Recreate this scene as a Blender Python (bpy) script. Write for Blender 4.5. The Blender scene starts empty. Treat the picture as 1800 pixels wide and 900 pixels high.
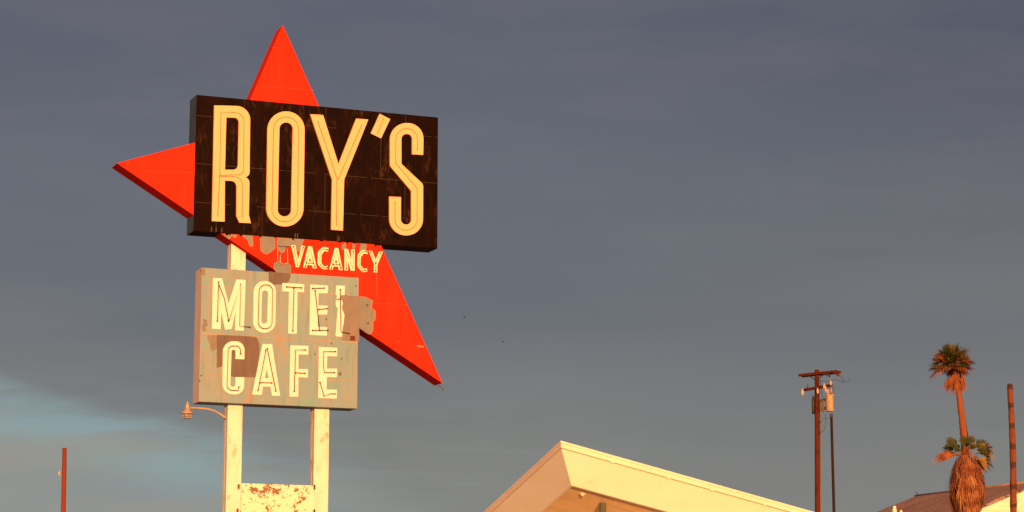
import bpy, bmesh, math, random
from math import radians, sin, cos, tan, pi
from mathutils import Vector, Matrix
from mathutils.geometry import tessellate_polygon

scene = bpy.context.scene
COL = scene.collection
rnd = random.Random(7)

# ------------------------------------------------------------------ camera
FPX, PITCH, CAMZ = 4167.5, radians(10.033), 1.6
cam_d = bpy.data.cameras.new('camera')
cam_d.sensor_fit = 'HORIZONTAL'; cam_d.sensor_width = 36
cam_d.lens = FPX / 1800 * 36
cam_d.clip_start = .1; cam_d.clip_end = 20000
cam = bpy.data.objects.new('camera', cam_d); COL.objects.link(cam)
cam.location = (0, 0, CAMZ); cam.rotation_euler = (pi / 2 + PITCH, 0, 0)
scene.camera = cam

def ray(px, py):
    x, y = (px - 900) / FPX, -(py - 450) / FPX
    return Vector((x, cos(PITCH) - y * sin(PITCH), sin(PITCH) + y * cos(PITCH)))
def at(px, py, Y):
    r = ray(px, py); k = Y / r.y
    return Vector((r.x * k, Y, CAMZ + r.z * k))
def at_z(px, py, z):
    r = ray(px, py); k = (z - CAMZ) / r.z
    return Vector((r.x * k, r.y * k, z))

# ------------------------------------------------------------------ helpers
def tag(o, label=None, cat=None, group=None, kind=None):
    if label: o['label'] = label
    if cat: o['category'] = cat
    if group: o['group'] = group
    if kind: o['kind'] = kind
    return o
def empty(name, loc, rz=0):
    o = bpy.data.objects.new(name, None); COL.objects.link(o)
    o.location = loc; o.rotation_euler = (0, 0, rz); o.empty_display_size = .3
    return o
def obj(name, bm, mats, parent=None, smooth=False, recalc=True):
    if recalc: bmesh.ops.recalc_face_normals(bm, faces=bm.faces[:])
    me = bpy.data.meshes.new(name); bm.to_mesh(me); bm.free()
    for m in (mats if isinstance(mats, (list, tuple)) else [mats]): me.materials.append(m)
    if smooth:
        for p in me.polygons: p.use_smooth = True
    o = bpy.data.objects.new(name, me); COL.objects.link(o)
    if parent: o.parent = parent
    return o
def box(bm, x0, x1, y0, y1, z0, z1, mi=0, bev=0):
    vs = [bm.verts.new((x, y, z)) for x in (x0, x1) for y in (y0, y1) for z in (z0, z1)]
    fs = []
    for q in ((0, 1, 3, 2), (4, 6, 7, 5), (0, 4, 5, 1), (2, 3, 7, 6), (0, 2, 6, 4), (1, 5, 7, 3)):
        f = bm.faces.new([vs[i] for i in q]); f.material_index = mi; fs.append(f)
    if bev:
        bmesh.ops.recalc_face_normals(bm, faces=fs)
        ed = list({e for f in fs for e in f.edges})
        bmesh.ops.bevel(bm, geom=ed, offset=bev, segments=2, affect='EDGES', profile=.5)
def tube(bm, pts, r, seg=8, mi=0, cap=True):
    """round tube along a polyline; r a number or one per point"""
    pts = [Vector(p) for p in pts]; n = len(pts)
    rr = r if isinstance(r, (list, tuple)) else [r] * n
    rings = []; up = None
    for i, p in enumerate(pts):
        t = (pts[min(i + 1, n - 1)] - pts[max(i - 1, 0)]).normalized()
        if up is None:
            up = t.orthogonal().normalized()
        else:
            up = (up - t * up.dot(t))
            up = up.normalized() if up.length > 1e-6 else t.orthogonal().normalized()
        s = t.cross(up)
        rings.append([bm.verts.new(p + (up * cos(a) + s * sin(a)) * rr[i]) for a in (2 * pi * k / seg for k in range(seg))])
    for a, b in zip(rings, rings[1:]):
        for k in range(seg):
            f = bm.faces.new((a[k], a[(k + 1) % seg], b[(k + 1) % seg], b[k])); f.material_index = mi; f.smooth = True
    if cap:
        for rg in (rings[0][::-1], rings[-1]):
            f = bm.faces.new(rg); f.material_index = mi
def prism(bm, outer, holes, y0, y1, mi=0, side_mi=None):
    """plate whose outline lies in the x-z plane, from depth y0 (front) to y1"""
    loops = [outer] + list(holes)
    flat = [[Vector((p[0], p[1], 0)) for p in L] for L in loops]
    tris = tessellate_polygon(flat)
    pts = [p for L in loops for p in L]
    fr = [bm.verts.new((p[0], y0, p[1])) for p in pts]
    bk = [bm.verts.new((p[0], y1, p[1])) for p in pts]
    for t in tris:
        for vs in ((fr[t[0]], fr[t[1]], fr[t[2]]), (bk[t[2]], bk[t[1]], bk[t[0]])):
            try:
                f = bm.faces.new(vs); f.material_index = mi
            except ValueError: pass
    k = 0
    for L in loops:
        m = len(L)
        for i in range(m):
            a, b = k + i, k + (i + 1) % m
            f = bm.faces.new((fr[a], fr[b], bk[b], bk[a])); f.material_index = mi if side_mi is None else side_mi
        k += m
def fillet(pts, closed=True, n=9):
    """corner list (x, y[, r]) -> polyline with rounded corners"""
    out = []; N = len(pts)
    for i, p in enumerate(pts):
        if len(p) < 3 or (not closed and i in (0, N - 1)):
            out.append((p[0], p[1])); continue
        P = Vector(p[:2]); A = Vector(pts[i - 1][:2]) - P; B = Vector(pts[(i + 1) % N][:2]) - P
        la, lb = A.length, B.length; A.normalize(); B.normalize()
        ang = A.angle(B)
        if ang > pi - .02: out.append((p[0], p[1])); continue
        d = min(p[2] / tan(ang / 2), la * .499, lb * .499); r = d * tan(ang / 2)
        c = P + (A + B).normalized() * (r / sin(ang / 2))
        s = P + A * d - c; e = P + B * d - c
        a0 = math.atan2(s.y, s.x); da = math.atan2(e.y, e.x) - a0
        while da > pi: da -= 2 * pi
        while da < -pi: da += 2 * pi
        for k in range(n + 1):
            a = a0 + da * k / n; out.append((c.x + r * cos(a), c.y + r * sin(a)))
    return out

# ------------------------------------------------------------------ materials
class NT:
    def __init__(s, name):
        s.m = bpy.data.materials.new(name); s.m.use_nodes = True
        s.t = s.m.node_tree; s.n = s.t.nodes; s.l = s.t.links
        s.b = s.n['Principled BSDF']; s.tc = s.n.new('ShaderNodeTexCoord')
    def co(s, scale=(1, 1, 1), loc=(0, 0, 0)):
        mp = s.n.new('ShaderNodeMapping'); mp.inputs['Scale'].default_value = scale; mp.inputs['Location'].default_value = loc
        s.l.new(s.tc.outputs['Object'], mp.inputs['Vector']); return mp.outputs['Vector']
    def noise(s, scale, detail=5, rough=.55, stretch=(1, 1, 1), loc=(0, 0, 0), dist=0):
        n = s.n.new('ShaderNodeTexNoise'); n.inputs['Scale'].default_value = scale
        n.inputs['Detail'].default_value = detail; n.inputs['Roughness'].default_value = rough
        n.inputs['Distortion'].default_value = dist
        s.l.new(s.co(stretch, loc), n.inputs['Vector']); return n.outputs['Fac']
    def ramp(s, fac, a, b, va=0., vb=1.):
        r = s.n.new('ShaderNodeMapRange'); r.interpolation_type = 'SMOOTHSTEP'
        s.l.new(fac, r.inputs['Value'])
        for k, v in zip(('From Min', 'From Max', 'To Min', 'To Max'), (a, b, va, vb)): r.inputs[k].default_value = v
        return r.outputs['Result']
    def mul(s, a, b, op='MULTIPLY'):
        m = s.n.new('ShaderNodeMath'); m.operation = op
        for i, v in enumerate((a, b)):
            if isinstance(v, (int, float)): m.inputs[i].default_value = v
            else: s.l.new(v, m.inputs[i])
        return m.outputs[0]
    def mix(s, fac, a, b):
        m = s.n.new('ShaderNodeMix'); m.data_type = 'RGBA'
        for i, v in ((0, fac), (6, a), (7, b)):
            if isinstance(v, (int, float)): m.inputs[i].default_value = v
            elif isinstance(v, tuple): m.inputs[i].default_value = (*v, 1)
            else: s.l.new(v, m.inputs[i])
        return m.outputs[2]
    def out(s, color, rough=.6, bump=None, bstr=.3, bdist=.01, metal=0, spec=.5):
        if isinstance(color, tuple): s.b.inputs['Base Color'].default_value = (*color, 1)
        else: s.l.new(color, s.b.inputs['Base Color'])
        if isinstance(rough, (int, float)): s.b.inputs['Roughness'].default_value = rough
        else: s.l.new(rough, s.b.inputs['Roughness'])
        s.b.inputs['Metallic'].default_value = metal
        s.b.inputs['Specular IOR Level'].default_value = spec
        if bump is not None:
            bn = s.n.new('ShaderNodeBump'); bn.inputs['Strength'].default_value = bstr; bn.inputs['Distance'].default_value = bdist
            s.l.new(bump, bn.inputs['Height']); s.l.new(bn.outputs['Normal'], s.b.inputs['Normal'])
        return s.m

def m_red():
    s = NT('red_paint'); big = s.noise(.8, 4); fine = s.noise(9, 6, .6); streak = s.noise(2.5, 5, .6, (3, 3, .25))
    c = s.mix(s.ramp(big, .3, .7), (.58, .026, .012), (.52, .024, .011))
    c = s.mix(s.ramp(streak, .5, .8, 0, .35), c, (.64, .055, .03))
    c = s.mix(s.ramp(fine, .70, .78, 0, .6), c, (.55, .20, .12))
    return s.out(c, .55, s.noise(1.3, 2), .25, .03, spec=0)
def m_dark():
    s = NT('dark_weathered_metal')
    st = s.noise(3.4, 8, .68, (1.5, 1.5, .55), (0, 0, 0), .5); st2 = s.noise(7, 7, .7, (1.8, 1.8, .42), (3, 1, 7), .4); big = s.noise(1.5, 5, .6, (1, 1, .8), (5, 2, 1))
    c = s.mix(s.ramp(st, .38, .68), (.0040, .0007, .0005), (.0095, .0024, .0014))
    c = s.mix(s.mul(s.ramp(st2, .48, .70, 0, .9), s.ramp(big, .42, .64)), c, (.050, .023, .011))
    c = s.mix(s.ramp(s.noise(26, 4, .6, (1, 1, .5)), .72, .8, 0, .5), c, (.08, .05, .035))
    return s.out(c, s.ramp(st, .3, .7, .45, .65), s.noise(.9, 3), .35, .03, spec=.03)
def m_green():
    s = NT('faded_green_paint')
    st = s.noise(1.6, 6, .6, (2.5, 2.5, .5)); bl = s.noise(3.5, 6, .62, (1, 1, .8), (4, 4, 4)); fi = s.noise(14, 6, .65); dr = s.noise(4.5, 6, .6, (3, 3, .28), (2, 9, 4))
    c = s.mix(s.ramp(st, .36, .64), (.145, .240, .30), (.185, .228, .26))
    c = s.mix(s.ramp(bl, .54, .70, 0, .8), c, (.115, .26, .29))
    c = s.mix(s.ramp(s.noise(2.1, 6, .65, (1.4, 1, .6), (9, 0, 2)), .56, .70, 0, .85), c, (.25, .18, .15))
    c = s.mix(s.ramp(dr, .50, .72, 0, .55), c, (.115, .15, .15)); c = s.mix(s.ramp(fi, .66, .76, 0, .65), c, (.17, .10, .07))
    return s.out(c, .62, s.noise(1.2, 3), .25, .03, spec=.25)
def m_primer(name, a, b):
    s = NT(name); n = s.noise(4, 6, .6, (1.5, 1.5, .6)); f = s.noise(22, 5, .6)
    c = s.mix(s.ramp(n, .35, .68), a, b); c = s.mix(s.ramp(f, .6, .75, 0, .4), c, (.20, .09, .05))
    return s.out(c, .7, f, .2, .004, spec=.2)
def m_letter(name, col, rust=.4, edge=(.45, .22, .07), th=.71):
    s = NT(name); n = s.noise(5, 6, .65, (1, 1, .5)); f = s.noise(30, 4, .6)
    c = s.mix(s.ramp(n, .35, .7, 0, .45), col, tuple(v * .86 for v in col))
    c = s.mix(s.ramp(f, th, th + .06, 0, rust), c, edge)
    return s.out(c, .5, s.noise(3, 2), .1, .01, spec=.3)
def m_cream(name='cream_paint'):
    s = NT(name); n = s.noise(1.7, 6, .6, (2, 2, .8)); st = s.noise(3.5, 6, .66, (2.5, 2.5, .3), (8, 3, 2)); f = s.noise(18, 5, .65)
    c = s.mix(s.ramp(n, .35, .7), (.57, .57, .55), (.52, .50, .48))
    c = s.mix(s.ramp(st, .54, .70, 0, .7), c, (.44, .29, .21)); c = s.mix(s.ramp(s.noise(4.2, 4, .55, (1, 1, .7), (2, 7, 5)), .57, .72, 0, .8), c, (.36, .17, .10))
    c = s.mix(s.ramp(f, .70, .76, 0, .6), c, (.36, .16, .08))
    return s.out(c, .55, n, .15, .02, spec=.3)
def m_peel():
    s = NT('peeling_paint'); n = s.noise(2.6, 9, .62, (1, 1, 1.15), (2.3, 0, 6.1), .6); n2 = s.noise(7.5, 8, .7, (1, 1, 1), (1, 4, 2), .4)
    n3 = s.noise(13, 6, .7, (1, 1, .9), (3, 8, 1)); m1 = s.ramp(s.mul(s.mul(n, .6), s.mul(n2, .4), 'ADD'), .555, .566); m2 = s.ramp(n3, .595, .615)
    mk = s.mul(m1, m2, 'MAXIMUM')
    c = s.mix(s.noise(6, 4), (.62, .60, .54), (.58, .55, .48)); rust = s.mix(s.noise(9, 5), (.20, .10, .06), (.13, .085, .065))
    return s.out(s.mix(mk, c, rust), .65, s.mul(mk, -1), .6, .004, spec=.25)
def m_white(name, a, b, scale=2.5, stretch=(1, 1, 1), stain=.42):
    s = NT(name); n = s.noise(scale, 6, .6, stretch); f = s.noise(40, 4)
    c = s.mix(s.ramp(n, .35, .7), a, b); d = s.noise(2.4, 6, .62, (1, 1, .5), (7, 2, 4)); e = s.noise(11, 5, .6)
    c = s.mix(s.mul(s.ramp(d, .54, .74, 0, stain), s.ramp(e, .35, .65)), c, tuple(v * k for v, k in zip(b, (.72, .60, .50))))
    return s.out(c, .6, s.noise(.6, 2), .12, .05, spec=.2)
def m_soffit():
    s = NT('stained_plywood'); g = s.noise(4, 7, .65, (.35, 3.5, 1), (0, 0, 0), .3); b = s.noise(.9, 3)
    c = s.mix(s.ramp(g, .3, .7), (.82, .64, .40), (.68, .49, .31)); c = s.mix(s.ramp(b, .4, .7, 0, .4), c, (.55, .40, .33))
    return s.out(c, .65, g, .15, .004, spec=.25)
def m_wood(name, a, b, sc=5):
    s = NT(name); g = s.noise(sc, 7, .65, (3, 3, .18)); k = s.noise(2.2, 4, .6, (1, 1, .7), (3, 3, 3))
    c = s.mix(s.ramp(g, .3, .7), a, b); c = s.mix(s.ramp(k, .58, .72, 0, .7), c, tuple(v * .35 for v in a))
    return s.out(c, .8, g, .5, .01, spec=.05)
def m_banded():
    s = NT('banded_dead_bark'); g = s.noise(5, 7, .65, (3, 3, .3)); n = s.noise(1.1, 4, .6, (.6, .6, 1)); n2 = s.noise(7, 5, .6, (1, 1, .6))
    sp = s.n.new('ShaderNodeSeparateXYZ'); s.l.new(s.tc.outputs['Object'], sp.inputs[0])
    ph = s.mul(s.mul(sp.outputs['Z'], 2 * pi / .655), s.mul(n, 5.5), 'ADD')
    w = s.n.new('ShaderNodeMath'); w.operation = 'SINE'; s.l.new(ph, w.inputs[0])
    bandv = s.ramp(s.mul(w.outputs[0], s.mul(n2, .9), 'ADD'), 2.0 - 1.1, 1.35, 0, .85)
    c = s.mix(s.ramp(g, .3, .7), (.155, .046, .021), (.095, .029, .015))
    return s.out(s.mix(bandv, c, (.035, .016, .012)), .85, g, .5, .01, spec=.15)
def m_flat(name, col, rough=.5, metal=0, var=.25, sc=8):
    s = NT(name); n = s.noise(sc, 5, .6)
    return s.out(s.mix(s.ramp(n, .35, .7), col, tuple(v * (1 - var) for v in col)), rough, metal=metal, spec=.4)
def m_leaf(name, a, b, tip, sc=3):
    s = NT(name); g = s.n.new('ShaderNodeObjectInfo'); n = s.noise(sc, 4, .6); n2 = s.noise(sc * .5, 3, .5, (1, 1, 1), (7, 1, 3))
    c = s.mix(s.ramp(n, .35, .65), a, b); c = s.mix(s.ramp(n2, .5, .62), c, tip)
    return s.out(c, .7, spec=.25)
def m_roof():
    s = NT('rolled_roofing'); n = s.noise(.7, 5, .6, (.4, 2, 2)); f = s.noise(9, 5, .65)
    c = s.mix(s.ramp(n, .35, .68), (.30, .19, .165), (.22, .135, .125)); c = s.mix(s.ramp(f, .5, .8, 0, .5), c, (.15, .09, .08))
    return s.out(c, .85, f, .4, .02, spec=.2)
def m_ground():
    s = NT('desert_ground'); n = s.noise(.05, 7, .6); f = s.noise(2.2, 6, .65)
    c = s.mix(s.ramp(n, .35, .65), (.36, .27, .19), (.27, .20, .145)); c = s.mix(s.ramp(f, .55, .75, 0, .6), c, (.18, .14, .11))
    return s.out(c, .95, f, .5, .05, spec=.1)

M = dict(red=m_red(), dark=m_dark(), green=m_green(), cream=m_cream(), peel=m_peel(), soffit=m_soffit(), roof=m_roof(), ground=m_ground(),
    primer=m_primer('grey_primer', (.165, .165, .175), (.135, .14, .15)), primer_brown=m_primer('brown_primer', (.095, .075, .08), (.12, .09, .085)),
    primer_pale=m_primer('pale_primer', (.175, .145, .14), (.145, .135, .14)),
    halo=m_flat('scraped_paint_edge', (.30, .16, .11), .7, 0, .3, 15), scuff=m_flat('faded_red_scuff', (.53, .035, .016), .7),
    darkred=m_flat('dark_red_rust', (.12, .016, .010), .8, 0, .6, 20), bluegrey=m_flat('painted_sky_reflection', (.030, .040, .052), .5, 0, .5, 2),
    side=m_primer('pale_pink_paint', (.52, .43, .42), (.44, .38, .38)),
    amber=m_letter('amber_letter_paint', (.80, .37, .20), .2), amber_side=m_letter('amber_letter_return', (.60, .24, .07), .3),
    pale=m_letter('pale_letter_paint', (.57, .58, .60), .45), pale_green=m_letter('pale_green_letter_paint', (.60, .63, .55), .9, (.42, .10, .05), .62),
    neon=m_flat('dirty_neon_glass', (.10, .055, .035), .3), neon_dark=m_flat('rusty_neon_glass', (.12, .045, .02), .4), neon_pale=m_flat('milky_neon_glass', (.62, .42, .34), .25),
    neon_green=m_flat('green_neon_glass', (.26, .30, .14), .3), hole=m_flat('rusty_hole', (.03, .014, .01), .8), seam=m_flat('rusty_seam', (.040, .022, .016), .7), seam_pale=m_flat('pale_seam', (.30, .23, .19), .7),
    fascia=m_white('white_fascia_paint', (.66, .65, .63), (.63, .61, .57), 1.2, (.4, .4, 2)), flash=m_white('edge_flashing_paint', (.66, .58, .53), (.62, .54, .48), 2, (1, 1, 1), .12),
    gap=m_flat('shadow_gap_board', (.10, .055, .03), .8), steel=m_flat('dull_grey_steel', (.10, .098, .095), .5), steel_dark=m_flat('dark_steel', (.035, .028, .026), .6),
    polewood=m_wood('red_brown_pole_wood', (.095, .019, .010), (.062, .013, .008)), postwood=m_wood('orange_post_wood', (.20, .040, .015), (.13, .028, .012)),
    darkpole=m_wood('dark_brown_pole_paint', (.030, .013, .010), (.020, .010, .008)), palmtrunk=m_wood('palm_trunk_bark', (.20, .068, .034), (.14, .047, .025), 6),
    deadtrunk=m_banded(),
    tan=m_flat('tan_transformer_paint', (.38, .29, .21), .5), porcelain=m_flat('porcelain', (.50, .34, .24), .35), lampmetal=m_flat('copper_coloured_lamp_paint', (.33, .255, .225), .55), lens=m_flat('dusty_lamp_glass', (.16, .16, .17), .25),
    wire=m_flat('dark_wire', (.05, .04, .035), .6),
    leaf=m_leaf('green_palm_leaf', (.022, .034, .009), (.045, .048, .011), (.12, .075, .016)), dryleaf=m_leaf('dry_palm_leaf', (.24, .075, .028), (.16, .047, .020), (.28, .11, .045)),
    thatch=m_leaf('dead_palm_thatch', (.19, .062, .028), (.11, .034, .017), (.25, .10, .045), 5), yellowleaf=m_leaf('yellow_palm_leaf', (.16, .095, .015), (.24, .12, .02), (.09, .07, .012)),
    strand=m_flat('pale_dry_strand', (.34, .16, .075), .8),
    housewall=m_white('cream_siding_paint', (.62, .60, .54), (.57, .55, .48), 3), bird=m_flat('dark_feathers', (.03, .028, .028), .8), black=m_flat('black_metal', (.02, .018, .016), .6))

# ------------------------------------------------------------------ the roadside sign
YAW = radians(22.322)
E = Vector((cos(YAW), sin(YAW), 0)); N = Vector((-sin(YAW), cos(YAW), 0))
ORG = Vector((-6.7287, 49.0, 0)); UC = 1.75
sign = empty('motel_sign', ORG + E * UC + N * .35, YAW)
tag(sign, 'tall motel sign on two cream posts with red star, black panel and faded green panel', 'motel sign')
YO = .35                                   # the sign's origin stands .35 m behind its front plane
def S(px, py, d=0):
    """pixel -> (x, z) in the sign's own plane at depth d behind its face"""
    r = ray(px, py); k = (ORG + N * d - Vector((0, 0, CAMZ))).dot(N) / r.dot(N)
    p = Vector((0, 0, CAMZ)) + r * k
    return ((p - ORG).dot(E) - UC, p.z)
def zoom(ox, oy, s):
    return lambda pts, closed=True, d=0: [S(ox + x / s, oy + y / s, d) for x, y in fillet(pts, closed)]
ZA = zoom(320, 150, 3.2125); ZB = zoom(540, 180, 3.2154); ZC = zoom(340, 465, 6.92); ZD = zoom(490, 475, 6.922)
ZE = zoom(340, 585, 6.427); ZF = zoom(490, 590, 6.431); ZG = zoom(500, 420, 9.474); ZH = zoom(380, 400, 9.0); ZP = zoom(370, 390, 5.4545)
ZS = zoom(600, 540, 5.625); ZI = zoom(0, 0, 1)
def dd(d): return d - YO                    # depth behind the face -> local y
RU0, RU1, RV0, RV1, RD = .0245 - UC, 5.5097 - UC, 9.2009 + CAMZ, 12.1528 + CAMZ, .545
GU0, GU1, GV0, GV1, GD = .2333 - UC, 3.7027 - UC, 5.6062 + CAMZ, 8.4396 + CAMZ, .51

def disc(bm, x, z, r, y, mi=0, n=8, h=.004):
    prism(bm, [(x + r * cos(2 * pi * k / n), z + r * sin(2 * pi * k / n)) for k in range(n)], [], y, y + h, mi)

# red star: a three pointed, swept metal box
bm = bmesh.new()
star = ZI([(497.6, 43.5), (778.6, 673.7), (205.5, 286.5), (416, 231)])
prism(bm, star, [], dd(.015), dd(.515), 0)
bmesh.ops.recalc_face_normals(bm, faces=bm.faces[:])
bmesh.ops.bevel(bm, geom=[e for e in bm.edges if len(e.link_faces) == 2 and e.calc_face_angle(0) > .5], offset=.008, segments=1, affect='EDGES')
def halo(bm, pts, d, mi, w=.014):
    cx = sum(p[0] for p in pts) / len(pts); cz = sum(p[1] for p in pts) / len(pts); out = []
    for x, z in pts:
        l = math.hypot(x - cx, z - cz) or 1; out.append((x + (x - cx) / l * w, z + (z - cz) / l * w))
    prism(bm, out, [], dd(d - .002), dd(d - .0005), mi)
def patch(bm, pts, d, mi, th=.004): prism(bm, pts, [], dd(d - th), dd(d - .0005), mi)
sd = .015
def wob(pts, a=.010, seed=1):
    """ragged torn-paint outline"""
    r = random.Random(seed); out = []
    for i, p in enumerate(pts):
        q = pts[(i + 1) % len(pts)]; L = math.hypot(q[0] - p[0], q[1] - p[1]); n = max(1, int(L / .03))
        for k in range(n):
            t = k / n; out.append((p[0] + (q[0] - p[0]) * t + r.uniform(-a, a), p[1] + (q[1] - p[1]) * t + r.uniform(-a, a)))
    return out
k_ = 0
for pts in ([(703, 130), (925, 140), (930, 330, 60), (800, 420, 60), (712, 370, 40)],
            [(425, 118), (575, 125), (582, 292, 25), (535, 290, 25), (505, 195, 20), (430, 150)]):
    q_ = wob(ZH(pts), .004, k_); halo(bm, q_, sd, 3); patch(bm, q_, sd, 1); k_ += 1
for pts in ([(645, 155), (895, 165), (862, 262), (835, 292, 15), (800, 232), (725, 235), (715, 280), (690, 302, 12), (655, 270), (638, 200)],
            [(612, 400), (650, 376, 15), (690, 408), (740, 392, 20), (770, 425), (768, 498), (645, 488), (612, 450)],
            [(1265, 222), (1300, 196), (1296, 262), (1265, 262)], [(1370, 205), (1394, 205), (1380, 262), (1362, 250)], [(1430, 272), (1450, 208), (1497, 210), (1490, 262)],
            [(120, 122), (250, 122), (240, 150), (200, 135), (180, 160)]):
    q_ = wob(ZP(pts), .004, k_); halo(bm, q_, sd, 3, .010); patch(bm, q_, sd, 1); k_ += 1
patch(bm, wob(ZD([(972, 312), (1060, 325, 20), (1130, 360, 30), (1125, 430, 10), (1110, 452), (1166, 495, 30), (1166, 600, 30), (1140, 622), (1141, 720, 15), (1115, 775), (1100, 783), (972, 698)]), .004, 99), sd, 1)
patch(bm, wob(ZD([(1130, 352, 20), (1148, 362, 20), (1140, 432), (1128, 450), (1182, 492, 30), (1180, 602, 30), (1155, 625), (1152, 722), (1130, 775), (1110, 775), (1138, 715), (1136, 620), (1160, 598), (1160, 495), (1108, 452), (1120, 430)]), .003, 98), sd, 3, .002)
for pts in ([(738, 378), (770, 374), (800, 380), (826, 384), (815, 396), (770, 394)], [(640, 62), (652, 60), (650, 74)], [(560, 330), (566, 330), (564, 352)]):
    patch(bm, wob(ZS(pts), .008, k_), sd, 3, .002); k_ += 1
for pts in ([(478, 82.5), (499, 83.6), (499, 84.2), (478, 83.1)], [(660, 522), (672, 523), (672, 524), (660, 523)], [(253, 300), (338, 303), (338, 303.6), (253, 300.6)], [(662, 456), (664, 456), (663, 520), (661.5, 520)], [(455, 150), (552, 158), (552, 158.7), (455, 150.7)], [(640, 531), (716, 535), (716, 535.7), (640, 531.7)]):
    patch(bm, ZI(pts), sd, 4, .0015)
for pts in ([(650, 118)], [(685, 148)], [(635, 165)], [(598, 205)], [(790, 370)]):
    x, z = S(600 + pts[0][0] / 5.625, 540 + pts[0][1] / 5.625, sd); disc(bm, x, z, .016, dd(sd - .006), 2)
for q in ((1075, 425), (1085, 648)):
    x, z = S(490 + q[0] / 6.922, 475 + q[1] / 6.922, sd); disc(bm, x, z, .02, dd(sd - .009), 2)
obj('star_panel', bm, [M['red'], M['primer'], M['hole'], M['halo'], M['scuff']], sign)
bm = bmesh.new()                             # loose wire at the star's lowest tip
a = S(770, 677, .3); b = S(776, 681, .28); c = S(779, 687, .27)
tube(bm, [(a[0], dd(.3), a[1]), (b[0], dd(.28), b[1]), (c[0], dd(.27), c[1])], .008, 6)
obj('loose_wire', bm, M['wire'], sign)

# black upper box
bm = bmesh.new()
box(bm, RU0, RU1, dd(0), dd(RD), RV0, RV1, 0, .012)
bmesh.ops.recalc_face_normals(bm, faces=bm.faces[:])
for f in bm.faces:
    if f.normal.x < -.9: f.material_index = 2      # sky reflection on the box's end, painted in as dark blue-grey
r = random.Random(4)
hs = [S(345, 203)[1], S(342, 287)[1], S(341, 355)[1]]
rows = [RV1] + hs + [RV0]
for z in hs:
    x = RU0 + .02
    while x < RU1 - .05:
        L = min(r.uniform(.25, 1.1), RU1 - .02 - x)
        if r.random() < .8: box(bm, x, x + L, dd(-.003), dd(.004), z - .0032, z + .0032, 1)
        x += L + r.uniform(.02, .2)
for a, (zt, zb) in enumerate(zip(rows, rows[1:])):
    for k in range(3):
        x = RU0 + (RU1 - RU0) * ((k + (.27 if a % 2 else .58)) / 3.0)
        if r.random() < .8: box(bm, x - .003, x + .003, dd(-.003), dd(.004), zb + .02, zt - .02, 1)
for k in range(14):                          # rusted, ragged lower lip
    x = r.uniform(RU0 + .6, RU1 - 1.3); w = r.uniform(.02, .06)
    prism(bm, [(x - w, RV0 + .01), (x + w, RV0 + .01), (x + w * .4, RV0 - r.uniform(.015, .045)), (x - w * .5, RV0 - r.uniform(.01, .04))], [], dd(-.004), dd(.008), 0)
for px in (372, 380, 390, 519, 523, 596):    # pale run-off streaks below the letters
    x, z = S(px, 395 + (px - 372) * .075); box(bm, x - .012, x + .012, dd(-.0025), dd(.002), RV0 + .02, z - .05, 1)
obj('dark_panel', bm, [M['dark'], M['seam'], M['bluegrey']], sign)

# faded green lower box
bm = bmesh.new()
box(bm, GU0, GU1, dd(-.006), dd(GD), GV0, GV1, 0, .010)
bmesh.ops.recalc_face_normals(bm, faces=bm.faces[:])
for f in bm.faces:
    if f.normal.x < -.9: f.material_index = 7      # the end of the box is paler and pinker than the front
gd = -.006
for (y0, y1, seed) in ((503.5, 519.5, 1), (587, 602, 2), (656, 671.5, 3)):
    z = (S(353, y0)[1] + S(630, y1)[1]) / 2; rr = random.Random(seed); x = GU0 + .02
    while x < GU1 - .03:
        L = min(rr.uniform(.3, .9), GU1 - .015 - x)
        h = .010 if seed == 2 else .006
        box(bm, x, x + L, dd(gd - .004), dd(gd + .003), z - h, z + h, 1); x += L + rr.choice((.0, .03, .12))
for px in (384, 457, 520, 573):
    x, z = S(px, 690); box(bm, x - .003, x + .003, dd(gd - .003), dd(gd + .003), GV0 + .03, GV0 + .55, 1)
patch(bm, wob(ZP([(558, 476), (769, 496), (766, 525), (742, 578, 15), (700, 600), (610, 602), (556, 600)]), .005, 21), gd, 2, .004)
patch(bm, wob(ZD([(705, 304), (755, 302), (822, 306), (976, 316), (976, 866), (860, 862), (762, 852), (778, 790), (782, 700)]), .006, 22), gd, 3, .004)
patch(bm, wob(ZE([(262, 22), (560, 34), (715, 48, 40), (745, 130), (742, 250), (706, 505), (560, 500), (440, 498), (335, 430), (332, 372), (264, 398)]), .005, 23), gd, 4, .005)
patch(bm, wob(ZE([(150, 35), (268, 30), (262, 180), (205, 215), (188, 150)]), .012, 24), gd, 3, .003)
for q in ((85, 40), (110, 660), (95, 730)):
    patch(bm, wob(ZC([(q[0], q[1]), (q[0] + 55, q[1] + 10), (q[0] + 60, q[1] + 90), (q[0] + 15, q[1] + 80)]), .012, q[0]), gd, 3, .003)
patch(bm, wob(ZD([(870, 800, 10), (925, 800, 10), (930, 860), (865, 858)]), .006, 31), gd - .004, 5, .003)
patch(bm, wob(ZF([(675, 415, 10), (705, 410, 10), (710, 450, 10), (680, 455, 10)]), .004, 32), gd, 4, .003)
for fz, q in ((ZE, (86, 485)), (ZE, (70, 543)), (ZF, (593, 90)), (ZF, (407, 208)), (ZF, (710, 263)), (ZD, (935, 190)), (ZD, (575, 597)), (ZC, (240, 505))):
    x, z = fz([q, q, q])[0]; disc(bm, x, z, .016, dd(gd - .006), 6)
obj('green_panel', bm, [M['green'], M['seam_pale'], M['primer_brown'], M['primer_pale'], M['primer_brown'], M['darkred'], M['hole'], M['side']], sign)

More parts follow.
